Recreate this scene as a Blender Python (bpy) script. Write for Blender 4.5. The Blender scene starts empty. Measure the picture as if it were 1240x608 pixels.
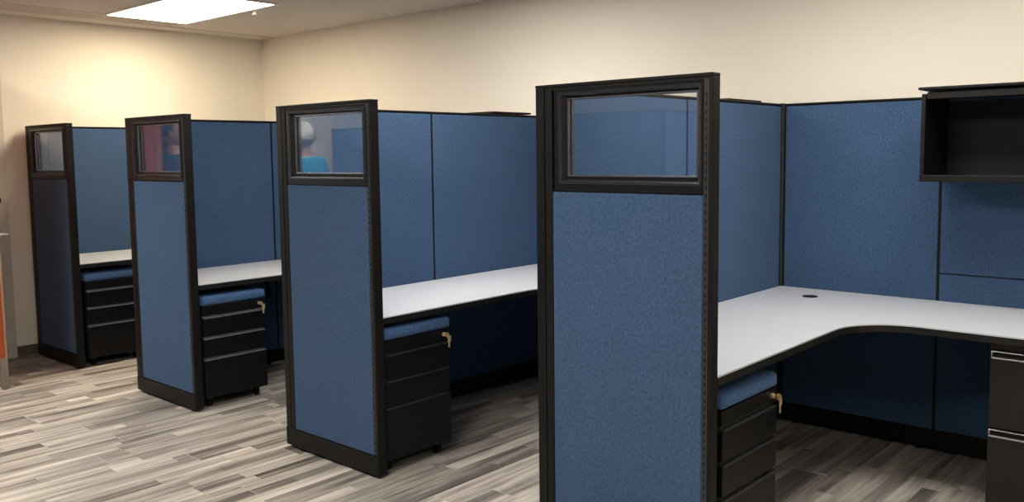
import bpy, bmesh, math, random
from mathutils import Vector, Matrix
random.seed(7)
PI = math.pi
SC = bpy.context.scene
COL = SC.collection

# ------------------------------------------------------------------ materials
def mat(name, color=(.5, .5, .5), rough=.5, metal=0., spec=.5):
    m = bpy.data.materials.new(name); m.use_nodes = True
    b = m.node_tree.nodes['Principled BSDF']
    b.inputs['Base Color'].default_value = (*color, 1)
    b.inputs['Roughness'].default_value = rough
    b.inputs['Metallic'].default_value = metal
    b.inputs['Specular IOR Level'].default_value = spec
    return m, m.node_tree.nodes, m.node_tree.links, b

def noisy(name, color, rough=.5, metal=0., spec=.5, amount=.08, scale=20., bump=.0, bscale=200., stretch=(1, 1, 1)):
    m, N, L, b = mat(name, color, rough, metal, spec)
    tc = N.new('ShaderNodeTexCoord'); mp = N.new('ShaderNodeMapping'); mp.inputs['Scale'].default_value = stretch
    L.new(tc.outputs['Object'], mp.inputs['Vector'])
    n = N.new('ShaderNodeTexNoise'); n.inputs['Scale'].default_value = scale; n.inputs['Detail'].default_value = 4
    L.new(mp.outputs['Vector'], n.inputs['Vector'])
    r = N.new('ShaderNodeValToRGB')
    r.color_ramp.elements[0].position = .3; r.color_ramp.elements[1].position = .7
    r.color_ramp.elements[0].color = (*[c * (1 - amount) for c in color], 1)
    r.color_ramp.elements[1].color = (*[min(1, c * (1 + amount)) for c in color], 1)
    L.new(n.outputs['Fac'], r.inputs['Fac']); L.new(r.outputs['Color'], b.inputs['Base Color'])
    if bump:
        n2 = N.new('ShaderNodeTexNoise'); n2.inputs['Scale'].default_value = bscale; n2.inputs['Detail'].default_value = 2
        L.new(mp.outputs['Vector'], n2.inputs['Vector'])
        bp = N.new('ShaderNodeBump'); bp.inputs['Strength'].default_value = bump; bp.inputs['Distance'].default_value = .002
        L.new(n2.outputs['Fac'], bp.inputs['Height']); L.new(bp.outputs['Normal'], b.inputs['Normal'])
    return m

def fabric(name, c):
    m, N, L, b = mat(name, c, .92, 0, .15)
    tc = N.new('ShaderNodeTexCoord')
    n1 = N.new('ShaderNodeTexNoise'); n1.inputs['Scale'].default_value = 90; n1.inputs['Detail'].default_value = 5; n1.inputs['Roughness'].default_value = .7
    n2 = N.new('ShaderNodeTexNoise'); n2.inputs['Scale'].default_value = 6; n2.inputs['Detail'].default_value = 3
    n3 = N.new('ShaderNodeTexNoise'); n3.inputs['Scale'].default_value = 700; n3.inputs['Detail'].default_value = 1
    for n in (n1, n2, n3): L.new(tc.outputs['Object'], n.inputs['Vector'])
    r = N.new('ShaderNodeValToRGB'); e = r.color_ramp.elements
    e[0].position = .32; e[1].position = .68
    e[0].color = (c[0] * .62, c[1] * .68, c[2] * .74, 1); e[1].color = (c[0] * 1.42, c[1] * 1.34, c[2] * 1.26, 1)
    L.new(n1.outputs['Fac'], r.inputs['Fac'])
    r2 = N.new('ShaderNodeValToRGB'); e = r2.color_ramp.elements
    e[0].position = .35; e[1].position = .65; e[0].color = (.94, .97, .97, 1); e[1].color = (1.05, 1.01, 1.04, 1)
    L.new(n2.outputs['Fac'], r2.inputs['Fac'])
    mx = N.new('ShaderNodeMix'); mx.data_type = 'RGBA'; mx.blend_type = 'MULTIPLY'; mx.inputs['Factor'].default_value = 1
    L.new(r.outputs['Color'], mx.inputs['A']); L.new(r2.outputs['Color'], mx.inputs['B'])
    L.new(mx.outputs['Result'], b.inputs['Base Color'])
    bp = N.new('ShaderNodeBump'); bp.inputs['Strength'].default_value = .35; bp.inputs['Distance'].default_value = .001
    L.new(n3.outputs['Fac'], bp.inputs['Height']); L.new(bp.outputs['Normal'], b.inputs['Normal'])
    b.inputs['Sheen Weight'].default_value = .12; b.inputs['Sheen Roughness'].default_value = .5
    b.inputs['Sheen Tint'].default_value = (.5, .7, 1, 1)
    return m

def floor_material():
    m, N, L, b = mat('grey_wood_plank_floor', (.3, .27, .24), .42, 0, .4)
    def math_(op, a, bb=None):
        n = N.new('ShaderNodeMath'); n.operation = op
        for i, v in enumerate((a, bb)):
            if v is None: continue
            if isinstance(v, (int, float)): n.inputs[i].default_value = v
            else: L.new(v, n.inputs[i])
        return n.outputs[0]
    def comb(x, y, z=0.):
        c = N.new('ShaderNodeCombineXYZ')
        for i, v in enumerate((x, y, z)):
            if isinstance(v, (int, float)): c.inputs[i].default_value = v
            else: L.new(v, c.inputs[i])
        return c.outputs[0]
    def wn(v):
        w = N.new('ShaderNodeTexWhiteNoise'); w.noise_dimensions = '3D'; L.new(v, w.inputs['Vector']); return w.outputs['Value']
    tc = N.new('ShaderNodeTexCoord'); s = N.new('ShaderNodeSeparateXYZ'); L.new(tc.outputs['Object'], s.inputs[0])
    X, Y = s.outputs[0], s.outputs[1]
    PW, PLN = .148, .92
    px = math_('DIVIDE', math_('ADD', X, 10 + .065), PW)
    row = math_('FLOOR', px); fx = math_('FRACT', px)
    py = math_('DIVIDE', math_('ADD', math_('ADD', Y, 20.), math_('MULTIPLY', wn(comb(row, 3.3)), PLN)), PLN)
    col = math_('FLOOR', py); fy = math_('FRACT', py)
    plank = wn(comb(row, col, 1.7))
    plank2 = wn(comb(row, col, 8.1))
    # printed strips inside every plank (two or three boards of different tone)
    sx = math_('FLOOR', math_('MULTIPLY', fx, 2.0))
    sy = math_('FLOOR', math_('ADD', math_('MULTIPLY', fy, 1.0), math_('MULTIPLY', wn(comb(row, sx, 5.)), 1.0)))
    strip = wn(comb(math_('ADD', math_('MULTIPLY', row, 3.0), sx), math_('ADD', math_('MULTIPLY', col, 5.), sy), 4.4))
    # grain: noise stretched along the plank
    g = N.new('ShaderNodeTexNoise'); g.inputs['Scale'].default_value = 1.; g.inputs['Detail'].default_value = 5; g.inputs['Roughness'].default_value = .62
    L.new(comb(math_('ADD', math_('MULTIPLY', X, 26.), math_('MULTIPLY', strip, 60.)), math_('ADD', math_('MULTIPLY', Y, 1.1), math_('MULTIPLY', plank, 40.)), 0.), g.inputs['Vector'])
    g2 = N.new('ShaderNodeTexNoise'); g2.inputs['Scale'].default_value = 1.; g2.inputs['Detail'].default_value = 3
    L.new(comb(math_('ADD', math_('MULTIPLY', X, 12.), math_('MULTIPLY', plank2, 30.)), math_('ADD', math_('MULTIPLY', Y, 1.5), math_('MULTIPLY', strip, 20.)), 3.), g2.inputs['Vector'])
    t = math_('ADD', math_('MULTIPLY', plank, .22), math_('MULTIPLY', strip, .40))
    t = math_('ADD', t, math_('MULTIPLY', math_('SUBTRACT', g.outputs['Fac'], .5), 1.15))
    t = math_('ADD', t, math_('MULTIPLY', math_('SUBTRACT', g2.outputs['Fac'], .5), .95))
    t = math_('ADD', t, .23)
    r = N.new('ShaderNodeValToRGB'); e = r.color_ramp.elements
    e[0].position = .0; e[0].color = (.060, .054, .050, 1)
    e[1].position = 1.; e[1].color = (.78, .73, .65, 1)
    x = e.new(.3); x.color = (.17, .152, .138, 1)
    x = e.new(.55); x.color = (.38, .345, .305, 1)
    x = e.new(.78); x.color = (.58, .535, .47, 1)
    L.new(t, r.inputs['Fac'])
    # pale joints
    ex = math_('MINIMUM', fx, math_('SUBTRACT', 1., fx)); ey = math_('MULTIPLY', math_('MINIMUM', fy, math_('SUBTRACT', 1., fy)), PLN / PW)
    joint = math_('LESS_THAN', math_('MINIMUM', ex, ey), .017)
    mx = N.new('ShaderNodeMix'); mx.data_type = 'RGBA'
    L.new(math_('MULTIPLY', joint, .85), mx.inputs['Factor']); L.new(r.outputs['Color'], mx.inputs['A'])
    mx.inputs['B'].default_value = (.46, .43, .37, 1)
    L.new(mx.outputs['Result'], b.inputs['Base Color'])
    bp = N.new('ShaderNodeBump'); bp.inputs['Strength'].default_value = .15; bp.inputs['Distance'].default_value = .002
    L.new(g.outputs['Fac'], bp.inputs['Height']); L.new(bp.outputs['Normal'], b.inputs['Normal'])
    return m

def glass_material():
    m = bpy.data.materials.new('clear_glass'); m.use_nodes = True
    N, L = m.node_tree.nodes, m.node_tree.links
    N.remove(N['Principled BSDF'])
    tr = N.new('ShaderNodeBsdfTransparent'); tr.inputs['Color'].default_value = (.93, .95, .96, 1)
    gl = N.new('ShaderNodeBsdfGlossy'); gl.inputs['Roughness'].default_value = .0; gl.inputs['Color'].default_value = (1, 1, 1, 1)
    fr = N.new('ShaderNodeFresnel'); ge = N.new('ShaderNodeNewGeometry')
    io = N.new('ShaderNodeMix'); io.data_type = 'FLOAT'; io.inputs['A'].default_value = 1.65; io.inputs['B'].default_value = 1 / 1.65
    L.new(ge.outputs['Backfacing'], io.inputs['Factor']); L.new(io.outputs['Result'], fr.inputs['IOR'])   # same reflectance on both faces
    mx = N.new('ShaderNodeMixShader')
    L.new(fr.outputs[0], mx.inputs[0]); L.new(tr.outputs[0], mx.inputs[1]); L.new(gl.outputs[0], mx.inputs[2])
    L.new(mx.outputs[0], N['Material Output'].inputs['Surface'])
    return m

def emit(name, color, strength):
    m, N, L, b = mat(name, (.9, .9, .9), .6)
    tc = N.new('ShaderNodeTexCoord'); v = N.new('ShaderNodeTexVoronoi'); v.inputs['Scale'].default_value = 120
    L.new(tc.outputs['Object'], v.inputs['Vector'])
    bp = N.new('ShaderNodeBump'); bp.inputs['Strength'].default_value = .2; L.new(v.outputs['Distance'], bp.inputs['Height']); L.new(bp.outputs['Normal'], b.inputs['Normal'])
    b.inputs['Emission Color'].default_value = (*color, 1); b.inputs['Emission Strength'].default_value = strength
    return m

FAB = fabric('blue_woven_fabric', (.047, .091, .170))
CUSH = fabric('blue_cushion_fabric', (.062, .128, .265))
BLACK = noisy('black_textured_metal', (.005, .005, .005), .45, 0, .25, .12, 60, .15, 500)
TRIM = noisy('charcoal_painted_trim', (.0095, .0087, .0078), .48, 0, .17, .1, 30, .1, 400)
SASH = noisy('satin_black_window_sash', (.007, .007, .008), .35, 0, .28, .02, 5)
PEDM = noisy('black_pedestal_steel', (.0045, .0045, .005), .42, 0, .25, .12, 40, .1, 600)
FILEM = noisy('charcoal_file_cabinet_steel', (.0165, .0145, .0130), .45, 0, .3, .08, 40, .1, 600)
SLOT = mat('dark_slot', (.003, .003, .003), .9)[0]
CHROME = noisy('brushed_nickel', (.62, .61, .60), .28, 1, .5, .06, 40, 0, 0, (1, 20, 1))
PULL = noisy('satin_grey_drawer_pull', (.34, .34, .35), .30, .7, .5, .06, 40)
DARKPULL = noisy('dark_grey_drawer_pull', (.060, .060, .062), .34, .5, .5, .06, 40)
BRASS = noisy('brass_key_metal', (.85, .66, .38), .3, .55, .5, .08, 60)
TOPM = noisy('light_grey_laminate', (.585, .61, .655), .38, 0, .45, .02, 90)
EDGE = noisy('dark_edge_band', (.010, .0095, .009), .5, 0, .3, .05, 40)
WALLM = noisy('cream_wall_paint', (.80, .745, .645), .75, 0, .25, .015, 1.3, .06, 250)
CEILM = noisy('ceiling_tile', (.70, .635, .56), .9, 0, .1, .02, 2.0, .15, 300)
TILE_SHADE = noisy('shaded_ceiling_tile', (.56, .50, .44), .9, 0, .1, .02, 2.0, .15, 300)
BARM = noisy('ceiling_grid_bar', (.74, .67, .58), .6, 0, .3, .02, 10)
BASEM = noisy('brown_rubber_baseboard', (.11, .092, .074), .5, 0, .3, .08, 20)
FLOORM = floor_material()
GLASS = glass_material()
WOOD = noisy('orange_stained_door_veneer', (.40, .090, .030), .6, 0, .15, .22, 4, .05, 60, (8, 8, .8))
WOODEDGE = noisy('pale_door_edge', (.40, .25, .17), .6, 0, .2, .1, 10, 0, 0, (6, 6, .8))
FRAMEM = noisy('beige_painted_door_frame', (.60, .565, .49), .5, 0, .4, .02, 6)
WHITEP = noisy('white_plastic', (.80, .79, .76), .4, 0, .5, .02, 20)
LENS_A = emit('lit_diffuser_warm', (1., .83, .60), 18.)
LENS_B = emit('lit_diffuser_neutral', (1., .94, .87), 30.)
LENS_FILL = emit('added_fill_diffuser', (1., .94, .87), 10.)
LENS_C = emit('lit_diffuser_cubicle', (1., .95, .89), 17.)
SASHB = noisy('glossy_black_sash_bead', (.045, .046, .052), .20, .55, .5, .03, 8)
POSTM = noisy('grey_post_trim', (.030, .030, .031), .4, 0, .4, .05, 10)
STEEL = noisy('dull_steel_plate', (.30, .27, .24), .35, .9, .5, .06, 30)
SHADE_BACK = noisy('shaded_fabric_back', (.009, .011, .018), .6, 0, .3, .06, 20)
BEAD = noisy('glossy_grey_glazing_bead', (.20, .205, .225), .22, .8, .5, .05, 8)

# ------------------------------------------------------------------ mesh helpers
def add_box(bm, x0, x1, y0, y1, z0, z1, bev=0., seg=2):
    c = Matrix.Translation(((x0 + x1) / 2, (y0 + y1) / 2, (z0 + z1) / 2)) @ Matrix.Diagonal((abs(x1 - x0), abs(y1 - y0), abs(z1 - z0), 1))
    r = bmesh.ops.create_cube(bm, size=1, matrix=c)
    vs = r['verts']
    if bev > 0:
        es = list({e for v in vs for e in v.link_edges})
        bmesh.ops.bevel(bm, geom=es, offset=bev, segments=seg, affect='EDGES', profile=.5)
def add_cyl(bm, c, r, h, axis='Z', seg=24, r2=None):
    m = Matrix.Translation(c)
    if axis == 'X': m = m @ Matrix.Rotation(PI / 2, 4, 'Y')
    if axis == 'Y': m = m @ Matrix.Rotation(PI / 2, 4, 'X')
    bmesh.ops.create_cone(bm, cap_ends=True, segments=seg, radius1=r, radius2=r if r2 is None else r2, depth=h, matrix=m)
def add_prism(bm, pts, z0, z1, bev=0.):
    lo = [bm.verts.new((x, y, z0)) for x, y in pts]; hi = [bm.verts.new((x, y, z1)) for x, y in pts]
    n = len(pts)
    bm.faces.new(lo[::-1]); bm.faces.new(hi)
    for i in range(n): bm.faces.new((lo[i], lo[(i + 1) % n], hi[(i + 1) % n], hi[i]))
def obj(name, bm, m, parent=None, smooth=False):
    bmesh.ops.recalc_face_normals(bm, faces=bm.faces)
    me = bpy.data.meshes.new(name); bm.to_mesh(me); bm.free()
    for q in (m if isinstance(m, (list, tuple)) else (m,)): me.materials.append(q)
    if smooth:
        for p in me.polygons: p.use_smooth = True
    o = bpy.data.objects.new(name, me); COL.objects.link(o)
    if parent: o.parent = parent
    return o
def box(name, dims, m, parent=None, bev=0.):
    bm = bmesh.new(); add_box(bm, *dims, bev); return obj(name, bm, m, parent)
def boxes(name, lst, m, parent=None, bev=0.):
    bm = bmesh.new()
    for d in lst: add_box(bm, *d, bev)
    return obj(name, bm, m, parent)
def thing(name, label, cat, loc=(0, 0, 0), rz=0., group=None):
    o = bpy.data.objects.new(name, None); COL.objects.link(o)
    o.location = loc; o.rotation_euler = (0, 0, rz); o.empty_display_size = .1
    o['label'] = label; o['category'] = cat
    if group: o['group'] = group
    return o
def structure(o): o['kind'] = 'structure'; return o
def dup(root, loc, label, group=None, rz=None):
    r = root.copy(); COL.objects.link(r); r.location = loc
    if rz is not None: r.rotation_euler = (0, 0, rz)
    r['label'] = label
    if group: r['group'] = group
    for ch in list(root.children):
        c = ch.copy(); COL.objects.link(c); c.parent = r
        for g in list(ch.children):
            d = g.copy(); COL.objects.link(d); d.parent = c
    return r

# ------------------------------------------------------------------ layout numbers (metres)
H = 1.70; T = .046; ZT = .735; L = 1.968; SEAM = .9965
NX = [-4.871, -3.2715, -1.6542, 0.]         # near (right) end of each glazed wing panel
WW = .673                                     # wing panel width
PITCH = 1.627
RX, RY, HC = -5.645, 2.045, 2.505
GAP = .014                                    # floor gap under a panel
R2, RF = 3.4, -5.4                            # right wall, front wall (behind the camera)

# ------------------------------------------------------------------ room
structure(box('floor', (RX - 2.2, R2, RF, RY, -.05, 0), FLOORM))
structure(box('ceiling', (RX, R2 + .1, RF - .1, RY + .1, HC, HC + .1), CEILM))
structure(box('wall_back', (RX - .12, R2 + .1, RY, RY + .1, 0, HC), WALLM))
DY0, DY1, DH = -1.22, -.235, 2.10              # door opening in the end wall
structure(boxes('wall_left', [(RX - .12, RX, DY1, RY, 0, HC), (RX - .12, RX, RF, DY0, 0, HC), (RX - .12, RX, DY0, DY1, DH, HC)], WALLM))
structure(box('wall_right', (R2, R2 + .1, RF, RY, 0, HC), WALLM))
structure(box('wall_front', (RX - .12, R2 + .1, RF - .1, RF, 0, HC), WALLM))
structure(boxes('wall_corridor', [(RX - 2.3, RX - 2.2, -2.4, .9, 0, HC), (RX - 2.2, RX - .12, .8, .9, 0, HC), (RX - 2.2, RX - .12, -2.4, -2.3, 0, HC), (RX - 2.2, RX - .12, -2.3, .8, HC - .02, HC)], WALLM))
bh = .078
structure(boxes('baseboard_left', [(RX, RX + .009, -.130, RY, 0, bh), (RX, RX + .009, RF, DY0 - .065, 0, bh)], BASEM))
structure(box('baseboard_back', (RX + .009, R2, RY - .009, RY, 0, bh), BASEM))
structure(box('baseboard_right', (R2 - .009, R2, RF, RY - .009, 0, bh), BASEM))
structure(box('baseboard_front', (RX + .009, R2 - .009, RF, RF + .009, 0, bh), BASEM))
# ceiling perimeter: tile row with shading painted into its colour, and the wall angle
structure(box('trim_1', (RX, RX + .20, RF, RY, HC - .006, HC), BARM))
structure(box('shaded_tile_strip', (RX + .20, RX + .455, RF, 1.06, HC - .003, HC), TILE_SHADE))
bars = []
for x in (-5.18, -3.92): bars.append((x - .012, x + .012, RF, 1.06, HC - .005, HC))
for y in (1.06, .43, -.79, -2.01): bars.append((RX + .455, -3.92 if y == 1.06 else R2, y - .010, y + .010, HC - .005, HC))
structure(boxes('trim_3', bars, BARM))

# door in the end wall, standing open into the room
door = thing('door_1', 'open orange wood door with a lever handle in a beige frame beside the farthest cubicle', 'door', (RX + .02, -.370, 0))
structure(door)
boxes('door_frame', [(-.145, -.005, .080, .240, 0, DH), (-.145, -.005, -.999, -.945, 0, DH), (-.145, -.005, -.999, .240, DH, DH + .05)], FRAMEM, door, .003)
boxes('casing', [(-.019, -.002, .075, .240, 0, DH + .05)], FRAMEM, door, .002)
ang = math.radians(-9.3)
def rotobj(o): o.rotation_euler = (0, 0, ang); return o
DL = .945
leaf = rotobj(box('door_leaf', (0, DL - .006, -.019, .019, .012, DH - .01), WOOD, door, .002))
box('door_edge', (DL - .006, DL, -.019, .008, .012, DH - .01), WOOD, leaf)
box('edge_band', (DL - .006, DL, .008, .019, .012, DH - .01), WOODEDGE, leaf)
box('kick_plate', (.02, DL - .008, -.0215, -.019, .02, .205), STEEL, leaf)
box('edge_guard', (DL, DL + .003, -.020, .020, .012, .205), STEEL, leaf)
for s in (1, -1):
    bm = bmesh.new()
    add_cyl(bm, (DL - .07, s * .027, .985), .027, .01, 'Y')
    add_cyl(bm, (DL - .07, s * .052, .985), .010, .05, 'Y', 16)
    add_box(bm, DL - .19, DL - .058, s * .066, s * .082, .975, .995, .006)
    obj('lever_handle', bm, CHROME, leaf)
    bm = bmesh.new(); add_cyl(bm, (DL - .07, s * .028, 1.20), .028, .012, 'Y'); add_box(bm, DL - .074, DL - .066, s * .034, s * .05, 1.185, 1.215, .002)
    obj('deadbolt', bm, TRIM, leaf)
box('latch_plate', (DL, DL + .0015, -.010, .010, .955, 1.01), STEEL, leaf)
for z in (.44, 1.05, 1.85):
    bm = bmesh.new(); add_cyl(bm, (.012, .036, z), .010, .10, 'Z', 16); add_box(bm, -.016, .012, .024, .042, z - .05, z + .05); obj('hinge', bm, TRIM, door)

# ------------------------------------------------------------------ ceiling lights
def ceiling_light(label, x, y, lens, sx=1.22, sy=.61):
    t = thing('ceiling_light', label, 'ceiling light', (x, y, HC), 0, 'rectangular ceiling lights')
    a, b_ = sx / 2, sy / 2
    boxes('frame', [(-a - .02, a + .02, -b_ - .02, -b_, -.012, 0), (-a - .02, a + .02, b_, b_ + .02, -.012, 0), (-a - .02, -a, -b_, b_, -.012, 0), (a, a + .02, -b_, b_, -.012, 0)], WHITEP, t, .002)
    box('diffuser', (-a, a, -b_, b_, -.009, -.002), lens, t)
    return t
ceiling_light('lit white rectangular panel light in the ceiling above the farthest cubicles', -4.545, .75, LENS_A)
ceiling_light('lit ceiling panel light over the aisle in front of the second glazed panel', -4.4, -1.75, LENS_B)
ceiling_light('lit ceiling panel light over the aisle in front of the nearest glazed panel', -.55, -1.75, LENS_B)
ceiling_light('lit ceiling panel light over the nearest cubicle', .34, .75, LENS_C)
ceiling_light('added unseen fill light over the aisle, right of the nearest cubicle', 2.0, -1.2, LENS_FILL)  # extra fixture added to brighten the floor of the nearest cubicle
ceiling_light('lit ceiling panel light over the third cubicle', -2.10, .75, LENS_C)
# sprinkler
bm = bmesh.new(); add_cyl(bm, (0, 0, -.003), .034, .006, seg=28); add_cyl(bm, (0, 0, -.017), .014, .022, seg=20); add_cyl(bm, (0, 0, -.031), .024, .003, seg=20)
sp = obj('sprinkler_head', bm, WHITEP, None); sp.location = (-4.28, 1.12, HC)
sp['label'] = 'small white sprinkler head in the ceiling beside the lit panel'; sp['category'] = 'sprinkler'

# ------------------------------------------------------------------ cubicle panels
FP = .004   # fabric stands proud of the frame
def base_parts(t, ln, wing=False):
    o = .0035
    boxes('base_cover', [(0 if not wing else -.0, ln, -o, T + o, GAP, .103)], TRIM, t, .003)
    for x in (.07, ln - .07):
        bm = bmesh.new(); add_cyl(bm, (x, T / 2, GAP / 2), .017, GAP, seg=16); obj('leveling_foot', bm, BLACK, t)

def fabric_panel(name, label, ln, loc, rz, tiles=((.103, H - .012),), group=None):
    """upright panel; local x runs along it, local y through its thickness"""
    t = thing(name, label, 'cubicle panel', loc, rz, group)
    boxes('frame', [(0, .012, FP, T - FP, .103, H - .01), (ln - .012, ln, FP, T - FP, .103, H - .01), (.012, ln - .012, FP + .004, T - FP - .004, .103, H - .01)], BLACK, t)
    box('top_cap', (0, ln, 0, T, H - .010, H), TRIM, t, .003)
    base_parts(t, ln)
    for (z0, z1) in tiles:
        for a, b_ in ((0, FP + .004), (T - FP - .004, T)):
            box('fabric_tile', (.007, ln - .007, a, b_, z0 + .003, z1 - .003), FAB, t, .0025)
    return t

def glazed_panel(label, xn):
    """the panel with a small window that closes off part of the cubicle front"""
    t = thing('glazed_panel', label, 'cubicle panel', (xn - WW, 0, 0), 0, 'glazed end panels along the aisle')
    w = WW
    zs0, zs1 = 1.322, 1.676
    # posts, rails
    boxes('frame', [(0, .032, 0, T, .103, H - .012), (w - .020, w, 0, T, .103, H - .012), (.032, w - .020, .006, T - .006, .103, zs0), (.032, w - .020, .002, T - .002, zs1, H - .012)], TRIM, t, .002)
    box('top_cap', (0, w, -.002, T + .002, H - .012, H), TRIM, t, .003)
    # slotted standard beside the near post, both faces
    for y0, y1 in ((-.0015, .006), (T - .006, T + .0015)):
        st = box('slotted_standard', (w - .030, w - .012, y0, y1, .11, H - .02), POSTM, t)
    bm = bmesh.new()
    for k in range(58):
        z = .13 + k * .0262
        add_box(bm, w - .024, w - .018, -.0022, -.0012, z, z + .014)
    obj('slots', bm, SLOT, st)
    for a, b_ in ((0, .010), (T - .010, T)):
        box('fabric_tile', (.034, w - .032, a, b_, .106, zs0 - .004), FAB, t, .003)
    # rounded bead standing on the sash
    # window sash: bevelled profile around the pane
    x0, x1 = .045, w - .030
    gx0, gx1, gz0, gz1 = .095, w - .056, 1.372, 1.650
    bm = bmesh.new()
    for sgn in (0, 1):
        yo = -.006 if sgn == 0 else T + .006
        yi = .014 if sgn == 0 else T - .014
        rings = [(x0, x1, zs0, zs1, yi), (x0, x1, zs0, zs1, yo + (.004 if sgn == 0 else -.004)), (x0 + .005, x1 - .005, zs0 + .005, zs1 - .005, yo),
                 (gx0 - .016, gx1 + .014, gz0 - .016, gz1 + .012, yo), (gx0 - .010, gx1 + .009, gz0 - .010, gz1 + .008, yo + (.004 if sgn == 0 else -.004)),
                 (gx0, gx1, gz0, gz1, yi)]
        vr = []
        for (a, b_, c, d, y) in rings:
            vr.append([bm.verts.new(p) for p in ((a, y, c), (b_, y, c), (b_, y, d), (a, y, d))])
        for i in range(len(vr) - 1):
            for k in range(4):
                bm.faces.new((vr[i][k], vr[i][(k + 1) % 4], vr[i + 1][(k + 1) % 4], vr[i + 1][k]))
        if sgn == 0: inner0 = vr[-1]; outer0 = vr[0]
        else: inner1 = vr[-1]; outer1 = vr[0]
    for k in range(4):
        bm.faces.new((inner0[k], inner0[(k + 1) % 4], inner1[(k + 1) % 4], inner1[k]))
        bm.faces.new((outer0[k], outer0[(k + 1) % 4], outer1[(k + 1) % 4], outer1[k]))
    obj('window_sash', bm, SASH, t)
    bd = .007
    for ya, yb in ((-.011, .004), (T - .004, T + .011)):
        a0, a1, c0, c1 = gx0 - .028, gx1 + .024, gz0 - .026, gz1 + .018
        boxes('sash_bead', [(a0, a0 + .015, ya, yb, c0, c1), (a1 - .013, a1, ya, yb, c0, c1), (a0 + .010, a1 - .008, ya, yb, c0, c0 + .014), (a0 + .010, a1 - .008, ya, yb, c1 - .012, c1)], SASHB, t, .005)
    for y0, y1 in ((.008, .0195), (.0265, T - .008)):
        boxes('glazing_bead', [(gx0 - .001, gx0 + bd, y0, y1, gz0, gz1), (gx1 - bd, gx1 + .001, y0, y1, gz0, gz1), (gx0 + bd, gx1 - bd, y0, y1, gz0 - .001, gz0 + bd), (gx0 + bd, gx1 - bd, y0, y1, gz1 - bd, gz1 + .001)], BEAD, t, .002)
    box('glass_pane', (gx0 - .002, gx1 + .002, .020, .026, gz0 - .002, gz1 + .002), GLASS, t)
    base_parts(t, w, True)
    return t

wing_labels = [
    'dark blue glazed panel against the end wall beside the door, farthest of four',
    'blue fabric panel with a small window mirroring a brown door, second from end wall',
    'blue fabric panel whose window reflects a person in turquoise, third from the end wall',
    'largest and nearest blue fabric panel, with a clear window and a slotted edge strip']
w0 = glazed_panel(wing_labels[0], NX[0])
wings = [w0] + [dup(w0, (x - WW, 0, 0), lb) for x, lb in zip(NX[1:], wing_labels[1:])]

ORD = ['farthest', 'second', 'third', 'nearest']
CUB = ['the farthest cubicle', 'the second cubicle from the end wall', 'the third cubicle from the end wall', 'the nearest cubicle']
near_lb = ['dark navy partition panel beside the end wall, above the farthest mobile pedestal',
           'navy partition panel running back behind the second glazed panel, above its pedestal with a key',
           'narrower-looking blue partition panel left of the thin seam behind the third glazed panel',
           'blue partition panel directly behind the window of the nearest glazed panel']
far_lb = ['rear navy partition panel of the farthest cubicle, hidden past the second glazed panel',
          'rear navy partition panel of the second cubicle, next to the third glazed panel',
          'wide blue partition panel right of the thin seam, between the third and the nearest glazed panels',
          'blue partition panel between the nearest glazed panel and the dark corner post']
nears, fars = [], []
for i, x in enumerate(NX):
    xd = x - WW      # +X face of the divider
    if i == 0:
        a = fabric_panel('partition_panel', near_lb[0], SEAM, (xd, 0, 0), PI / 2, group='partition panels between the cubicles')
        b = fabric_panel('partition_panel', far_lb[0], L - SEAM - .013, (xd, SEAM, 0), PI / 2, group='partition panels between the cubicles')
        A, B = a, b
    else:
        a = dup(A, (xd, 0, 0), near_lb[i]); b = dup(B, (xd, SEAM, 0), far_lb[i])
# corner posts where a divider meets the back run
post_lb = ['slim dark corner post at the back of the farthest cubicle', 'slim dark corner post at the back of the second cubicle',
           'slim dark corner post at the back of the third cubicle, behind the nearest glazed panel', 'slim dark corner post between two blue panels behind the light grey corner desk']
for i, x in enumerate(NX):
    xd = x - WW
    if i == 0:
        P = thing('corner_post', post_lb[0], 'post', (xd - T, L, 0), 0, 'corner posts of the back run')
        bm = bmesh.new(); add_box(bm, 0, T, 0, T, GAP, H, .004); obj('post', bm, TRIM, P)
        bm = bmesh.new(); add_box(bm, T - .0065, T + .011, -.011, .0065, .103, H - .006, .003); obj('corner_trim', bm, POSTM, P)
        box('post_cap', (-.001, T + .001, -.001, T + .001, H, H + .003), BLACK, P, .001)
        bm = bmesh.new(); add_cyl(bm, (T / 2, T / 2, GAP / 2), .017, GAP, seg=16); obj('leveling_foot', bm, BLACK, P)
    else: dup(P, (xd - T, L, 0), post_lb[i])
# back run (spine): two panels per cubicle
s1_lb = ['back panel of the farthest cubicle, the half next to its corner post', 'back panel of the second cubicle, the half next to its corner post',
         'back panel of the third cubicle, the half next to its corner post', 'broad plain blue back panel between the corner post and the black overhead shelf']
s2_lb = ['two-tier back panel at the right half of the farthest cubicle', 'two-tier back panel under the overhead shelf of the second cubicle',
         'two-tier back panel under the overhead shelf of the third cubicle', 'blue back panel with a horizontal rail, below the black overhead shelf at the right edge']
for i, x in enumerate(NX):
    xd = x - WW
    nxt = (NX[i + 1] - WW - T) if i < 3 else xd + PITCH - T
    s1 = .786; s2 = nxt - xd - s1
    fabric_panel('back_panel', s1_lb[i], s1 - .012, (xd + .012, L, 0), 0, group='panels of the back run')
    fabric_panel('back_panel', s2_lb[i], s2, (xd + s1, L, 0), 0, tiles=((.103, .866), (.866, H - .012)), group='panels of the back run')

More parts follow.
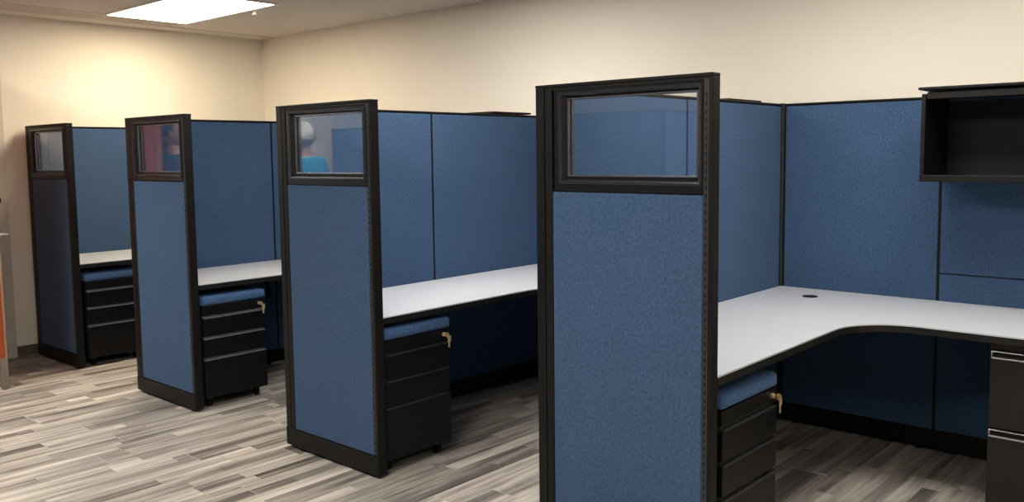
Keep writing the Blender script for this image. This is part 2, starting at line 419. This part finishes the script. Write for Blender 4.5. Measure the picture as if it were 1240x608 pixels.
# ------------------------------------------------------------------ worktops
def worktop_obj(name, pts, label, loc, holes=None):
    t = thing(name, label, 'desk', loc, 0, 'light grey worktops')
    bm = bmesh.new(); add_prism(bm, pts, ZT - .006, ZT); obj('laminate_top', bm, TOPM, t)
    bm = bmesh.new(); add_prism(bm, pts, ZT - .034, ZT - .006); obj('edge_band', bm, EDGE, t)
    return t
WD = .673
wt_lb = ['light grey straight worktop of the farthest cubicle, above a black pedestal', 'light grey straight worktop of the second cubicle, above the pedestal with a bright blue cushion',
         'light grey straight worktop behind the third glazed panel, above the pedestal with a key', 'light grey straight worktop piece left of the corner desk, behind the nearest glazed panel']
for i, x in enumerate(NX):
    xd = x - WW
    y0 = T + .002
    if i == 0:
        W = worktop_obj('worktop', [(.001, y0), (WD, y0), (WD, SEAM - .0032), (.001, SEAM - .0032)], wt_lb[0], (xd, 0, 0))
        # steel brackets under the top
        for y in (.62, .93):
            bm = bmesh.new(); add_box(bm, .002, .50, y - .02, y - .017, ZT - .075, ZT - .034); add_box(bm, .002, .50, y - .02, y + .012, ZT - .037, ZT - .034); add_box(bm, .001, .004, y - .02, y + .012, ZT - .26, ZT - .034)
            obj('bracket', bm, BLACK, W)
    else: dup(W, (xd, 0, 0), wt_lb[i])
cw_lb = ['light grey corner worktop at the back of the farthest cubicle', 'light grey corner worktop at the back of the second cubicle',
         'light grey corner worktop beyond the seam in the third cubicle', 'large light grey curved corner worktop with a dark round cable hole']
pts = [(.001, SEAM), (WD, SEAM), (WD, 1.03)]
cx, cy, r = WD + .245, 1.03, .245
for k in range(1, 15):
    a = PI - k * (PI / 2) / 15
    pts.append((cx + r * math.cos(a), cy + r * math.sin(a) * 1.02))
pts += [(WD + .245, 1.28), (1.58, 1.28), (1.58, L - .001), (.001, L - .001)]
for i, x in enumerate(NX):
    xd = x - WW
    if i == 0:
        CW = worktop_obj('corner_worktop', pts, cw_lb[0], (xd, 0, 0))
        bm = bmesh.new(); add_cyl(bm, (.268, 1.722, ZT + .0015), .036, .003, seg=32); g = obj('cable_grommet', bm, TRIM, CW)
        bm = bmesh.new(); add_cyl(bm, (.268, 1.722, ZT + .0035), .025, .002, seg=24); obj('grommet_cap', bm, BLACK, g)
    else: dup(CW, (xd, 0, 0), cw_lb[i])

# ------------------------------------------------------------------ mobile pedestals
def make_keys(parent, x, y, z):
    bm = bmesh.new(); add_cyl(bm, (x + .004, y, z), .010, .010, 'X', 20); lk = obj('lock', bm, BRASS, parent)
    bm = bmesh.new()
    add_box(bm, x + .008, x + .022, y - .0015, y + .0015, z - .005, z + .005)
    add_cyl(bm, (x + .026, y, z), .012, .003, 'Y', 20)
    # ring and a second key hanging from it
    add_box(bm, x + .027, x + .030, y + .002, y + .022, z - .034, z - .004, .001)
    add_box(bm, x + .026, x + .029, y + .006, y + .016, z - .062, z - .030, .001)
    obj('key', bm, BRASS, lk)
def mobile_pedestal(label, loc, wy, key=True, pull=None, zc=.600):
    """fronts face +X, local y along the desk, local x depth (0 = front, negative = back)"""
    t = thing('mobile_pedestal', label, 'pedestal', loc, 0, 'mobile pedestals under the straight worktops')
    D = .52; pm = pull or DARKPULL
    z0, z1 = .055, zc
    boxes('body', [(-D, -.022, 0, wy, z0, z1), (-.024, -.002, 0, wy, z1 - .052, z1)], PEDM, t, .003)
    z = z1 - .054
    for h in (.122, .124, None):
        zb = z - h if h else z0 + .004
        bm = bmesh.new(); add_box(bm, -.021, 0, .003, wy - .003, zb + .003, z - .018, .0025)
        d = obj('drawer', bm, PEDM, t)
        bm = bmesh.new()   # full-width lip pull
        add_box(bm, -.021, -.014, .008, wy - .008, z - .018, z - .003)
        add_box(bm, -.015, .004, .008, wy - .008, z - .018, z - .0125, .0015)
        obj('pull', bm, pm, d)
        z = zb
    # cushion
    bm = bmesh.new(); add_box(bm, -D, .004, -.004, wy + .004, z1 + .001, z1 + .060, .022, 5)
    for v in bm.verts:
        if v.co.z > z1 + .045:
            u = (v.co.x + D / 2) / (D / 2); q = (v.co.y - wy / 2) / (wy / 2)
            v.co.z += .010 * max(0, 1 - u * u) * max(0, 1 - q * q)
    obj('seat_cushion', bm, CUSH, t, True)
    for x in (-.06, -D + .06):
        for y in (.05, wy - .05):
            bm = bmesh.new(); add_cyl(bm, (x, y, .0245), .0245, .02, 'Y', 20); add_box(bm, x - .018, x + .018, y - .016, y + .016, .036, z0, .003)
            obj('caster', bm, BLACK, t)
    if key: make_keys(t, 0, wy - .045, z1 - .024)
    return t
FRX = .658
mobile_pedestal('black mobile pedestal with blue cushion in the farthest cubicle, beside the second glazed panel', (NX[0] - WW + FRX, .080, 0), .40, False, PULL)
mobile_pedestal('black mobile pedestal with bright blue cushion and hanging key in the second cubicle', (NX[1] - WW + FRX, .070, 0), .415, True, PULL)
mobile_pedestal('nearly all-black mobile pedestal with dark blue cushion and key behind the third glazed panel', (NX[2] - WW + FRX, .058, 0), .415, True, DARKPULL, .618)
mobile_pedestal('black mobile pedestal with blue cushion and brass key under the desk of the nearest cubicle', (NX[3] - WW + FRX - .012, .130, 0), .415, True, DARKPULL, .592)

# fixed file pedestal at the right edge, fronts face -Y
fp = thing('file_cabinet', 'charcoal two-drawer file cabinet with silver pulls under the corner desk at the right edge', 'cabinet', (.492, 1.325, 0))
fw, fd = .40, .60
boxes('body', [(0, fw, .022, fd, .03, ZT - .036), (0, fw, .004, .024, .668, ZT - .036)], FILEM, fp, .002)
for zt_, zb_ in ((.664, .356), (.350, .040)):
    bm = bmesh.new(); add_box(bm, .003, fw - .003, 0, .021, zb_, zt_ - .030, .0025); d = obj('drawer', bm, FILEM, fp)
    boxes('pull', [(.006, fw - .006, .014, .020, zt_ - .030, zt_ - .003), ], BLACK, d)
    boxes('pull_lip', [(.006, fw - .006, -.006, .015, zt_ - .032, zt_ - .026), (.006, .012, -.006, .015, zt_ - .032, zt_ - .004), (.006, fw - .006, -.003, .015, zt_ - .006, zt_ - .002)], PULL, d, .0015)
for x in (.04, fw - .04):
    for y in (.06, fd - .05):
        bm = bmesh.new(); add_cyl(bm, (x, y, .015), .018, .03, seg=16); obj('foot', bm, BLACK, fp)

# ------------------------------------------------------------------ overhead shelves
def overhead(label, x0):
    t = thing('overhead_shelf', label, 'shelf', (x0, L, 0), 0, 'black overhead shelf units on the back run')
    w, D = .745, .35
    zb, zt_ = 1.312, 1.722
    def end_panel(x):
        bm = bmesh.new(); add_box(bm, x, x + .018, -D, -.001, zb + .004, zt_ - .028, .004); return obj('side_panel', bm, BLACK, t)
    end_panel(0); end_panel(w - .018)
    boxes('shelf', [(.018, w - .018, -D + .004, -.001, zb + .004, zb + .022), (.0, w, -D - .006, -D + .016, zb, zb + .030)], TRIM, t, .003)
    box('shaded_back', (.018, w - .018, -.008, -.001, zb + .022, zt_ - .05), SHADE_BACK, t)  # stands for panel fabric in shade, the shade put into its near-black colour
    boxes('top', [(-.010, w + .0, -D - .018, -.001, zt_ - .012, zt_)], TRIM, t, .003)
    boxes('flipper_door', [(.022, w - .022, -D + .006, -.02, zt_ - .036, zt_ - .020), (.022, w - .022, -D - .002, -D + .014, zt_ - .052, zt_ - .024)], TRIM, t, .003)
    return t
overhead('black overhead shelf unit with open front at the right edge of the photo', .122)
overhead('black overhead shelf top just showing above the partition right of the nearest window', NX[2] - WW + .79)
overhead('black overhead shelf top just showing above the partition left of the nearest panel', NX[1] - WW + .79)

# ------------------------------------------------------------------ opposite row, seen mirrored in the panes
def opp(label, x0, ln, y, rz=0):
    return fabric_panel('aisle_panel', label, ln, (x0, y, 0), rz, group='panels across the aisle')
opp('blue panel across the aisle, mirrored at the left of the nearest window', -2.33, .92, -1.95)
opp('blue panel across the aisle, set back, mirrored at the right of the nearest window', -1.96, 1.2, -2.85)
opp('blue panel across the aisle behind the person in turquoise', -5.27, 2.0, -2.50)
opp('blue panel running away from the aisle, mirrored in the nearest window', -1.41, .84, -2.795, PI / 2)

# ------------------------------------------------------------------ people (mirrored in the panes)
SKIN = noisy('skin', (.55, .33, .24), .5, 0, .4, .05, 30)
HAIRG = noisy('grey_hair', (.50, .48, .45), .7, 0, .3, .25, 60, .4, 150)
HAIRD = noisy('dark_hair', (.035, .025, .02), .6, 0, .3, .25, 60, .4, 150)
TURQ = noisy('turquoise_cotton', (.02, .36, .62), .85, 0, .2, .08, 20, .2, 300)
NAVY = noisy('navy_jacket_cloth', (.015, .035, .085), .85, 0, .2, .1, 20, .2, 300)
WHITE = noisy('white_shirt_cotton', (.75, .75, .77), .8, 0, .2, .03, 20, .2, 300)
DENIM = noisy('dark_trouser_cloth', (.03, .035, .05), .85, 0, .2, .1, 20, .2, 300)
SHOE = noisy('black_shoe_leather', (.02, .018, .016), .4, 0, .5, .1, 20)
EYEW = mat('eye_white', (.8, .8, .78), .3)[0]
EYED = mat('eye_iris', (.05, .03, .02), .3)[0]
LIP = mat('lips', (.45, .18, .15), .5)[0]

def skin_mesh(name, verts, edges, radii, root, m, parent, sub=2):
    me = bpy.data.meshes.new(name); me.from_pydata(verts, edges, [])
    o = bpy.data.objects.new(name, me); COL.objects.link(o)
    md = o.modifiers.new('skin', 'SKIN'); md.use_smooth_shade = True
    sv = me.skin_vertices[0].data
    for i, r_ in enumerate(radii):
        sv[i].radius = r_ if isinstance(r_, tuple) else (r_, r_); sv[i].use_root = (i == root)
    s = o.modifiers.new('sub', 'SUBSURF'); s.levels = sub; s.render_levels = sub
    dg = bpy.context.evaluated_depsgraph_get(); dg.update()
    new = bpy.data.meshes.new_from_object(o.evaluated_get(dg))
    bpy.data.objects.remove(o); bpy.data.meshes.remove(me)
    new.name = name
    new.materials.clear(); new.materials.append(m)
    for p in new.polygons: p.use_smooth = True
    r = bpy.data.objects.new(name, new); COL.objects.link(r); r.parent = parent
    return r

def join_into(o, others):
    bm = bmesh.new(); bm.from_mesh(o.data)
    for q in others:
        me = q.data.copy(); me.transform(q.matrix_basis); bm.from_mesh(me)
        bpy.data.objects.remove(q)
    bm.to_mesh(o.data); bm.free()
    for p in o.data.polygons: p.use_smooth = True

def person(label, loc, rz, top_m, hair_m, height=1.75, jacket=False):
    root = thing('person', label, 'person', loc, rz)
    k = height / 1.75
    V = lambda *a: tuple(c * k for c in a)
    # faces local -Y
    verts, edges, rad = [], [], []
    def add(p, r_, par=None):
        verts.append(V(*p)); rad.append(tuple(c * k for c in r_) if isinstance(r_, tuple) else r_ * k)
        i = len(verts) - 1
        if par is not None: edges.append((par, i))
        return i
    pel = add((0, 0, .95), (.150, .105))
    wai = add((0, -.005, 1.10), (.135, .095), pel)
    che = add((0, 0, 1.28), (.150, .105), wai)
    nb = add((0, .005, 1.43), (.085, .07), che)
    nk = add((0, 0, 1.49), .052, nb); hd0 = add((0, -.01, 1.545), .055, nk)
    for s in (-1, 1):
        sh = add((s * .165, .005, 1.40), .055, che)
        el = add((s * .225, .03, 1.12), .040, sh)
        wr = add((s * .235, -.05, .88), .026, el)
        pm = add((s * .235, -.07, .82), (.036, .020), wr)
        hp = add((s * .09, 0, .88), .085, pel)
        kn = add((s * .10, -.012, .50), .058, hp)
        cf = add((s * .102, .012, .34), .052, kn)
        an = add((s * .105, .02, .09), .036, cf)
        add((s * .11, -.10, .035), (.038, .028), an)
    body = skin_mesh('body', verts, edges, rad, 0, SKIN, root)
    extra = []
    # head: shaped ellipsoid with brow, nose, chin
    bm = bmesh.new(); bmesh.ops.create_uvsphere(bm, u_segments=36, v_segments=24, radius=1)
    for v in bm.verts:
        x, y, z = v.co
        sx = .076 * (1 - .22 * max(0, -z) ** 1.4)
        sy = .098 * (1 - .10 * max(0, -z))
        py = y * sy; pz = z * .118
        if y < 0:
            n_ = math.exp(-((x / .16) ** 2)) * math.exp(-(((z + .12) / .20) ** 2)); py -= .022 * n_
            py -= .006 * math.exp(-(((z + .85) / .2) ** 2)) * math.exp(-((x / .4) ** 2))
            for ex in (-.4, .4): py += .010 * math.exp(-(((x - ex) / .17) ** 2)) * math.exp(-(((z - .07) / .12) ** 2))
        v.co = Vector((x * sx, py, pz)) * k + Vector((0, -.018, 1.632)) * k
    extra.append(obj('tmp', bm, SKIN, None, True))
    for s in (-1, 1):
        bm = bmesh.new(); bmesh.ops.create_uvsphere(bm, u_segments=12, v_segments=8, radius=1, matrix=Matrix.Translation(Vector((s * .077, -.005, 1.625)) * k) @ Matrix.Diagonal((.009 * k, .018 * k, .031 * k, 1)))
        extra.append(obj('tmp', bm, SKIN, None, True))
        # hand: four fingers and a thumb
        hv = Vector((s * .235, -.075, .80))
        for f, (dx, ln) in enumerate(((-.024, .066), (-.008, .076), (.008, .070), (.023, .055))):
            b0 = hv + Vector((0, dx * 1.0, 0))
            p = [b0, b0 + Vector((-s * .004, -.002, -ln * .42)), b0 + Vector((-s * .012, -.004, -ln * .75)), b0 + Vector((-s * .022, -.005, -ln))]
            extra.append(skin_mesh('tmp', [tuple(q * k) for q in p], [(0, 1), (1, 2), (2, 3)], [.0095 * k, .0088 * k, .0082 * k, .007 * k], 0, SKIN, None, 1))
        p = [Vector((s * .232, -.085, .845)), Vector((s * .222, -.110, .818)), Vector((s * .214, -.122, .790))]
        extra.append(skin_mesh('tmp', [tuple(q * k) for q in p], [(0, 1), (1, 2)], [.011 * k, .010 * k, .008 * k], 0, SKIN, None, 1))
    join_into(body, extra)
    for s in (-1, 1):
        bm = bmesh.new(); bmesh.ops.create_uvsphere(bm, u_segments=14, v_segments=10, radius=.0125 * k, matrix=Matrix.Translation(Vector((s * .030, -.096, 1.640)) * k)); e_ = obj('eye', bm, EYEW, root, True)
        bm = bmesh.new(); bmesh.ops.create_uvsphere(bm, u_segments=12, v_segments=8, radius=.006 * k, matrix=Matrix.Translation(Vector((s * .030, -.1045, 1.640)) * k)); obj('iris', bm, EYED, e_, True)
    bm = bmesh.new(); bmesh.ops.create_uvsphere(bm, u_segments=14, v_segments=8, radius=1, matrix=Matrix.Translation(Vector((0, -.112, 1.580)) * k) @ Matrix.Diagonal((.024 * k, .007 * k, .006 * k, 1))); obj('mouth', bm, LIP, root, True)
    # hair cap
    bm = bmesh.new(); bmesh.ops.create_uvsphere(bm, u_segments=32, v_segments=20, radius=1)
    dele = []
    for v in bm.verts:
        x, y, z = v.co
        if z < -.35 or (y < -.25 and z < .50) or (y < .1 and z < .0): dele.append(v)
        j = 1 + .03 * math.sin(9 * x + 5 * z) * math.cos(7 * y)
        v.co = Vector((x * .084 * j, y * .106 * j, z * .128 * j)) * k + Vector((0, -.010, 1.634)) * k
    bmesh.ops.delete(bm, geom=dele, context='VERTS')
    h = obj('hair', bm, hair_m, root, True); sd = h.modifiers.new('s', 'SOLIDIFY'); sd.thickness = .008
    # clothes
    verts, edges, rad = [], [], []
    a0 = add((0, 0, .90), (.172, .128)); a1 = add((0, 0, 1.10), (.158, .118), a0); a2 = add((0, 0, 1.28), (.170, .125), a1); a3 = add((0, .005, 1.445), (.092, .080), a2)
    for s in (-1, 1):
        sh = add((s * .168, .005, 1.405), .070, a2)
        m_ = add((s * .205, .02, 1.24), .060, sh)
        if jacket:
            el = add((s * .226, .03, 1.12), .054, m_); add((s * .236, -.040, .91), .042, el)
        else: add((s * .214, .025, 1.18), .058, m_)
    skin_mesh('jacket' if jacket else 'shirt', verts, edges, rad, 0, top_m, root)
    if jacket:
        verts, edges, rad = [], [], []
        b0 = add((.0, -.05, .93), (.088, .10)); b1 = add((.0, -.045, 1.10), (.085, .092), b0); b2 = add((.0, -.045, 1.28), (.088, .096), b1); add((0, -.02, 1.44), (.066, .070), b2)
        skin_mesh('shirt', verts, edges, rad, 0, WHITE, root)
    verts, edges, rad = [], [], []
    c0 = add((0, 0, .94), (.160, .116))
    for s in (-1, 1):
        c1 = add((s * .092, 0, .84), .100, c0); c2 = add((s * .10, -.008, .50), .078, c1); add((s * .105, .012, .085), .064, c2)
    skin_mesh('trousers', verts, edges, rad, 0, DENIM, root)
    for s in (-1, 1):
        bm = bmesh.new(); bmesh.ops.create_uvsphere(bm, u_segments=24, v_segments=14, radius=1)
        for v in bm.verts:
            x, y, z = v.co
            zz = max(z, -.55)
            v.co = Vector((s * .11 + x * .048, -.045 + y * .135, .0 + (zz + .55) * (.062 + .03 * max(0, y)))) * k
        obj('shoe', bm, SHOE, root, True)
    return root
person('person in a turquoise shirt with grey hair, mirrored in the third glazed panel', (-4.98, -1.96, 0), math.radians(-100), TURQ, HAIRG, 1.74)
person('person in a navy jacket over a white shirt, mirrored in the second glazed panel', (-5.34, -.96, 0), math.radians(45), NAVY, HAIRD, 1.78, True)

# ------------------------------------------------------------------ camera
cam = bpy.data.cameras.new('camera'); co = bpy.data.objects.new('camera', cam); COL.objects.link(co)
yaw, pitch, roll = 7.27778459e-01, -8.85199490e-02, -1.19917773e-02
f = Vector((-math.sin(yaw) * math.cos(pitch), math.cos(yaw) * math.cos(pitch), math.sin(pitch)))
rt = f.cross(Vector((0, 0, 1))).normalized(); up = rt.cross(f)
rt2 = math.cos(roll) * rt + math.sin(roll) * up; up2 = -math.sin(roll) * rt + math.cos(roll) * up
M = Matrix((rt2, up2, -f)).transposed().to_4x4(); M.translation = Vector((1.3515937, -2.45749773, 1.45585939))
co.matrix_world = M
cam.sensor_width = 36; cam.sensor_fit = 'HORIZONTAL'; cam.lens = 1062.27622 / 1240 * 36
cam.shift_y = -(304 - 280.4858) / 1240
cam.clip_start = .05
SC.camera = co

# ------------------------------------------------------------------ world and colour
w = bpy.data.worlds.new('world'); SC.world = w; w.use_nodes = True
w.node_tree.nodes['Background'].inputs['Color'].default_value = (.9, .92, 1, 1)
w.node_tree.nodes['Background'].inputs['Strength'].default_value = .05
SC.view_settings.view_transform = 'Standard'; SC.view_settings.look = 'None'
SC.view_settings.exposure = 0.0; SC.view_settings.gamma = 1; SC.view_settings.use_curve_mapping = False
